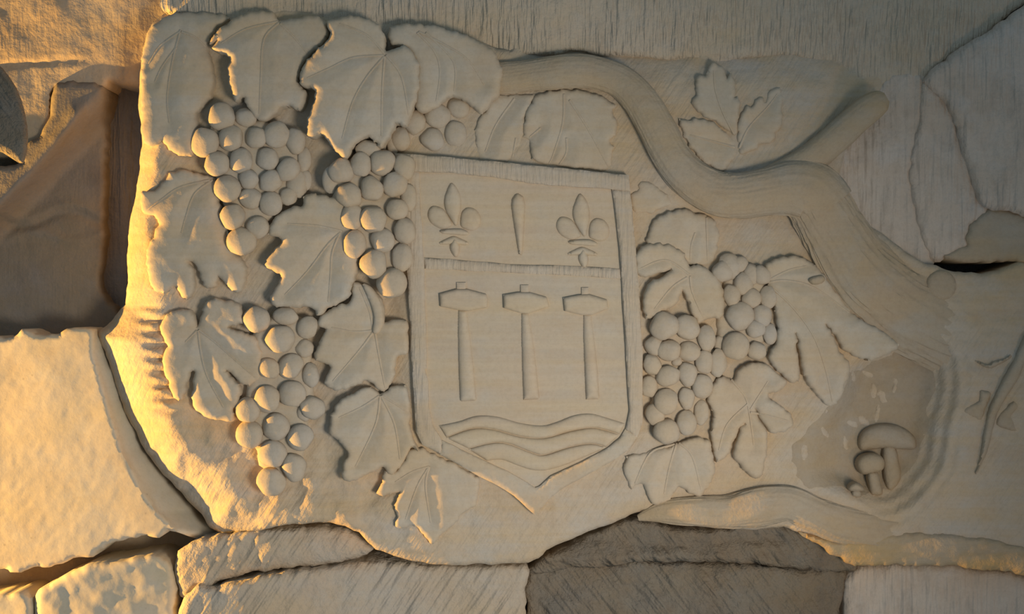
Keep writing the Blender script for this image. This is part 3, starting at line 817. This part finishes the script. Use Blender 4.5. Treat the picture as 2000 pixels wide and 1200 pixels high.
tag(tube('root_ridge', path([(1628, 428, 26, 11), (1668, 462, 26, 7), (1712, 492, 26, -1), (1756, 524, 24, -9), (1806, 552, 20, -19)]), vine, M_bark, ring=48, sub=8, flat=0.6, grain=0.13, seed=12), 'narrow ridge splitting off along the trunk')
tag(tube('stump', path([(1470, 352, 14, 5), (1530, 334, 24, 7), (1580, 312, 30, 9), (1625, 276, 30, 15), (1668, 236, 29, 25), (1700, 210, 28, 35), (1722, 196, 22, 39), (1732, 190, 10, 39)]),
         vine, M_bark, ring=64, sub=8, flat=0.75, grain=0.06, seed=15), 'cut side branch pointing up to the right')
tag(tube('root', path([(1246, 1012, 6, -6), (1290, 1000, 22, -2), (1350, 998, 30, 4), (1420, 1000, 34, 6), (1480, 990, 40, 8), (1540, 984, 36, 8), (1592, 1006, 36, 4), (1650, 1026, 40, -6), (1730, 1040, 42, -22), (1830, 1050, 42, -42)]),
         vine, M_bark, ring=72, sub=8, flat=0.62, grain=0.13, seed=19), 'gnarled root along the bottom of the relief')
tag(plate('branch_stub', [(1838 + 30 * math.cos(a * 0.5236), 558 + 30 * math.sin(a * 0.5236)) for a in range(12)], vine, M_bark,
          lambda x, y, d: ground(x, y) + 8 + 0 * x, drop=7, edge=20, step=6, bottom=-26, curve=2), 'round sawn stub at the foot of the trunk')
tag(plate('bud', [(1580, 547), (1590, 540), (1606, 538), (1612, 546), (1604, 554), (1588, 556)], vine, M_bark, lambda x, y, d: ground(x, y) + 26 + 0 * x, drop=7, edge=9, step=3.5, bottom=-28, curve=3, puff=True), 'small bud on the hanging leaf')
tag(plate('petiole', [(708, 556), (724, 560), (740, 582), (748, 606), (749, 634), (737, 652), (727, 648), (730, 620), (722, 590)], vine, M_carve, lambda x, y, d: ground(x, y) + 21 + 0 * x, drop=5, edge=9, step=4, bottom=-24, curve=3, puff=True), 'stalk of the toothed leaf')

# ------------------------------------------------------------------ heraldic shield
shield = empty('heraldic_shield', 1040, 1000, 60)
tag(shield, 'carved stone shield with two fleurs-de-lis, a chisel, three hammers and waves', 'shield')


def sg(x, y):
    """flat plane of the shield, leaning like the panel"""
    y = np.asarray(y, float)
    return 63.5 + (np.asarray(x, float) - 1000) * -0.028 + (y - 640) * 0.004 - 15 * smooth((y - 850) / 160)


OUT = [(770, 299), (850, 305), (950, 314), (1060, 325), (1150, 334), (1228, 342), (1236, 420), (1243, 500), (1250, 600), (1255, 700), (1256, 800), (1254, 830), (1244, 856), (1227, 880), (1196, 902), (1148, 928), (1100, 954), (1071, 976),
       (1047, 1007), (1030, 993), (1004, 969), (973, 950), (934, 930), (901, 911), (860, 890), (826, 870), (812, 842), (806, 760), (801, 640), (796, 540), (786, 420)]
tag(plate('field', [(795, 318), (1215, 358), (1232, 540), (1242, 830), (1180, 890), (1048, 975), (930, 918), (838, 862), (818, 700), (812, 500)], shield, M_field,
          lambda x, y, d: sg(x, y) + 6.5 + 0.6 * fbm(x, y, 60, 3, 5) - 1.2 * np.exp(-((x - 838) / 26) ** 2) * smooth((y - 600) / 100), drop=1, edge=4, step=7, bottom=-50, curve=1), 'flat sunken field with faint level beds')
FR = dict(drop=3.5, edge=5, step=5, bottom=-56, curve=1, jag=0.8, jag_scale=40)


def fh(k=0.0):
    return lambda x, y, d: sg(x, y) + 14.5 + k + 0.5 * fbm(x, y, 40, 3, 8)


plate('rail', [(770, 299), (850, 305), (950, 314), (1060, 325), (1150, 334), (1228, 342), (1231, 374), (1196, 370), (1120, 365), (1040, 359), (960, 346), (880, 338), (818, 336), (772, 333)], shield, M_comb, fh(2.5), **FR)
plate('stile', [(772, 331), (818, 335), (822, 420), (828, 505), (831, 600), (834, 720), (830, 722), (837, 745), (838, 800), (845, 830), (864, 862), (866, 890), (826, 870), (812, 842), (806, 760), (801, 640), (796, 540), (786, 420)], shield, M_comb, fh(0), **FR)
plate('stile', [(1196, 369), (1231, 373), (1236, 420), (1243, 500), (1250, 600), (1255, 700), (1256, 800), (1254, 830), (1244, 856), (1222, 840), (1229, 803), (1223, 700), (1217, 600), (1212, 520), (1204, 440)], shield, M_comb, fh(1), **FR)
plate('rail', [(864, 861), (908, 882), (949, 902), (987, 918), (1021, 938), (1045, 953), (1054, 950), (1076, 931), (1112, 914), (1160, 890), (1189, 875), (1212, 855), (1222, 838), (1246, 853), (1227, 880), (1196, 902), (1148, 928), (1100, 954), (1071, 976),
                     (1047, 1007), (1030, 993), (1004, 969), (973, 950), (934, 930), (901, 911), (860, 889)], shield, M_carve, fh(0.5), **FR)
plate('dividing_bar', [(828, 503), (900, 509), (1000, 517), (1080, 519), (1160, 522), (1211, 526), (1213, 545), (1150, 541), (1080, 537), (1000, 533), (920, 530), (830, 525)], shield, M_comb, fh(-2.5), **FR)

PF = dict(edge=6, step=3.2, bottom=-9, curve=3, puff=True, sharp=60)


def ph(k):
    return lambda x, y, d: sg(x, y) + 6.5 + k + 0 * x


def shift(pts, dx, dy, s=1.0):
    return [(885 + (x - 885) * s + dx, 430 + (y - 430) * s + dy) for x, y in pts]


for dx, dy, lab in ((0, 0, 'left fleur-de-lis'), (251, 21, 'right fleur-de-lis')):
    f = plate('fleur_de_lis', shift([(883, 357), (874, 368), (867, 390), (869, 408), (877, 424), (891, 443), (897, 425), (901, 402), (897, 376)], dx, dy), shield, M_field, ph(9), drop=9, **PF)
    tag(f, lab)
    plate('petal', shift([(846, 402), (837, 410), (835, 422), (841, 435), (853, 444), (864, 448), (874, 446), (884, 439), (876, 422), (864, 407)], dx, dy), f, M_field, ph(8), drop=8, **PF)
    plate('petal', shift([(915, 405), (930, 410), (939, 425), (937, 442), (924, 451), (909, 448), (899, 440), (900, 420), (905, 410)], dx, dy), f, M_field, ph(8), drop=8, **PF)
    plate('band', shift([(862, 449), (900, 447), (916, 455), (910, 460), (880, 458), (863, 456)], dx, dy), f, M_field, ph(7), drop=5, **PF)
    plate('base_petal', shift([(857, 474), (872, 466), (886, 461), (902, 467), (915, 474), (912, 479), (888, 478), (862, 478)], dx, dy), f, M_field, ph(6), drop=6, **PF)
    plate('base_petal', shift([(888, 463), (897, 478), (898, 492), (891, 503), (882, 495), (878, 480)], dx, dy), f, M_field, ph(9), drop=9, **PF)

tag(plate('chisel', [(1000, 388), (1010, 376), (1022, 384), (1026, 400), (1024, 440), (1022, 480), (1020, 498), (1013, 500), (1008, 470), (1002, 430), (998, 402)], shield, M_field, ph(10), drop=10, edge=6, step=3.2, bottom=-11, curve=1, puff=True), 'upright carved chisel')

HAM = [('left carved hammer', [(858, 574), (891, 565), (912, 565), (950, 575), (953, 584), (952, 601), (914, 608), (893, 606), (860, 599)], [(892, 552), (910, 552), (910, 568), (892, 568)],
        [(893, 604), (913, 604), (920, 660), (926, 720), (931, 783), (898, 785), (895, 720), (893, 660)]),
       ('middle carved hammer', [(983, 576), (1012, 571), (1033, 571), (1068, 581), (1073, 599), (1032, 613), (1016, 612), (984, 602)], [(1017, 557), (1033, 557), (1033, 573), (1017, 573)],
        [(1016, 609), (1034, 610), (1043, 670), (1049, 725), (1054, 780), (1022, 782), (1019, 720), (1017, 660)]),
       ('right carved hammer', [(1100, 582), (1130, 576), (1150, 575), (1186, 586), (1188, 603), (1156, 616), (1136, 616), (1103, 608)], [(1136, 562), (1150, 562), (1150, 577), (1136, 577)],
        [(1137, 612), (1156, 612), (1163, 670), (1168, 725), (1171, 780), (1144, 781), (1141, 720), (1138, 660)])]
for lab, head, stub, hand in HAM:
    hm = plate('hammer', head, shield, M_field, ph(11), drop=6, edge=10, step=3.5, bottom=-12, curve=1, sharp=60)
    tag(hm, lab)
    plate('handle_end', stub, hm, M_field, ph(5), drop=2, edge=4, step=3.5, bottom=-6, curve=1)
    plate('handle', hand, hm, M_field, lambda x, y, d: sg(x, y) + 13 + (y - 600) * 0.025, drop=11, edge=6, step=3.2, bottom=-6, curve=1, puff=True, sharp=60)

E1 = [(858, 832), (896, 824), (932, 813), (973, 815), (1016, 827), (1059, 832), (1088, 825), (1122, 812), (1155, 809), (1189, 818), (1221, 828)]
E2 = [(872, 856), (920, 839), (963, 840), (1016, 854), (1064, 857), (1112, 844), (1155, 837), (1184, 842), (1210, 850)]
E3 = [(915, 878), (958, 867), (992, 868), (1040, 886), (1064, 890), (1112, 875), (1155, 868), (1184, 875)]
E4 = [(951, 902), (980, 900), (1011, 911), (1040, 920), (1069, 920), (1107, 909), (1148, 892)]
for a, b in ((E1, E2), (E2, E3), (E3, E4)):
    ca = catmull(a, 4, False); cb = catmull(b, 4, False)[::-1]
    plate('wave', np.vstack([ca, cb + np.array([0, -1.5])]), shield, M_field, ph(7.5), drop=6, edge=6, step=3.4, bottom=-9, curve=1, puff=True, sharp=60)

# ------------------------------------------------------------------ mushrooms in the niche


def niche_h(x, y):
    return float(panel_h(np.array([float(x)]), np.array([float(y)]), np.array([99.0]))[0])


def mushroom(cap, stem, x, y, label):
    b = niche_h(x, y)
    e = empty('mushroom', x, y, b)
    tag(e, label, 'mushroom', 'mushrooms carved in the niche')
    plate('cap', cap, e, M_niche, lambda X, Y, d: b + 24 + 0 * X, drop=20, edge=8, step=3.4, bottom=-14, curve=3, puff=True, sharp=60)
    plate('stem', stem, e, M_niche, lambda X, Y, d: b + 14 + 0 * X, drop=14, edge=8, step=3.4, bottom=-10, curve=2, puff=True, sharp=60)


mushroom([(1676, 866), (1682, 846), (1700, 833), (1724, 828), (1752, 831), (1776, 843), (1789, 860), (1786, 877), (1760, 878), (1730, 876), (1700, 879), (1682, 880)],
         [(1724, 872), (1748, 872), (1756, 905), (1760, 935), (1742, 960), (1730, 950), (1724, 915)], 1742, 950, 'largest carved mushroom with a wide domed cap in the niche')
mushroom([(1672, 908), (1680, 892), (1700, 885), (1720, 890), (1728, 905), (1722, 920), (1700, 926), (1682, 926)],
         [(1694, 922), (1714, 922), (1720, 945), (1724, 966), (1702, 968), (1696, 948)], 1706, 962, 'middle sized carved mushroom under the big cap')
mushroom([(1655, 955), (1662, 945), (1672, 942), (1682, 947), (1688, 957), (1680, 961), (1664, 961)],
         [(1664, 956), (1680, 956), (1682, 972), (1664, 972)], 1672, 966, 'smallest carved mushroom at the foot of the niche')

# ------------------------------------------------------------------ carved twig at the right edge and lobe at the left edge
twig = empty('carved_twig', 1905, 935, 30)
tag(twig, 'thin carved twig with small side leaves at the right edge', 'carving')


def th(k):
    return lambda x, y, d: ground(x, y) + k + 0 * x


plate('stem', [(2040, 600), (2010, 640), (1995, 668), (1978, 706), (1958, 742), (1940, 778), (1928, 808), (1920, 850), (1914, 890), (1900, 936), (1912, 918), (1928, 884), (1938, 846), (1948, 808), (1968, 772), (1990, 738), (2010, 690), (2030, 660), (2056, 612)], twig, M_bark, th(12), drop=12, edge=8, step=4, bottom=-16, curve=2, puff=True)
plate('twig_leaf', [(1882, 800), (1896, 790), (1912, 784), (1914, 764), (1924, 764), (1936, 770), (1924, 800), (1918, 822), (1902, 818), (1886, 810)], twig, M_bark, th(7), drop=7, edge=8, step=4, bottom=-12, curve=2, puff=True)
plate('twig_leaf', [(1905, 705), (1920, 716), (1936, 720), (1952, 712), (1972, 702), (1980, 690), (1960, 700), (1940, 706), (1930, 712), (1918, 708)], twig, M_bark, th(7), drop=7, edge=8, step=3.5, bottom=-12, curve=2, puff=True)
plate('twig_leaf', [(1950, 812), (1966, 796), (1980, 784), (1988, 796), (1976, 812), (1986, 842), (1964, 838), (1946, 830)], twig, M_bark, th(5), drop=6, edge=8, step=4, bottom=-10, curve=2, puff=True)

lobe = empty('carved_lobe', -170, -110, -40)
tag(lobe, 'shadowed rounded stone lobe cut by the left edge of the picture', 'carving')
plate('knob', [(-215, -160), (-120, -165), (-60, 20), (-26, 104), (2, 132), (30, 172), (46, 220), (52, 270), (46, 310), (36, 318), (5, 298), (-60, 270), (-130, 170), (-190, 0)], lobe, M_rough,
      lambda x, y, d: 184 + 2 * fbm(x, y, 40, 3, 4), drop=7, edge=14, step=6, bottom=-8, curve=2)  # dark material stands in for the shade on the lobe
plate('neck', [(-205, -150), (-125, -155), (-110, -100), (-130, -60), (-190, -60)], lobe, M_rough, lambda x, y, d: 180 + 0 * x, drop=2, edge=6, step=10, bottom=-310, curve=2)
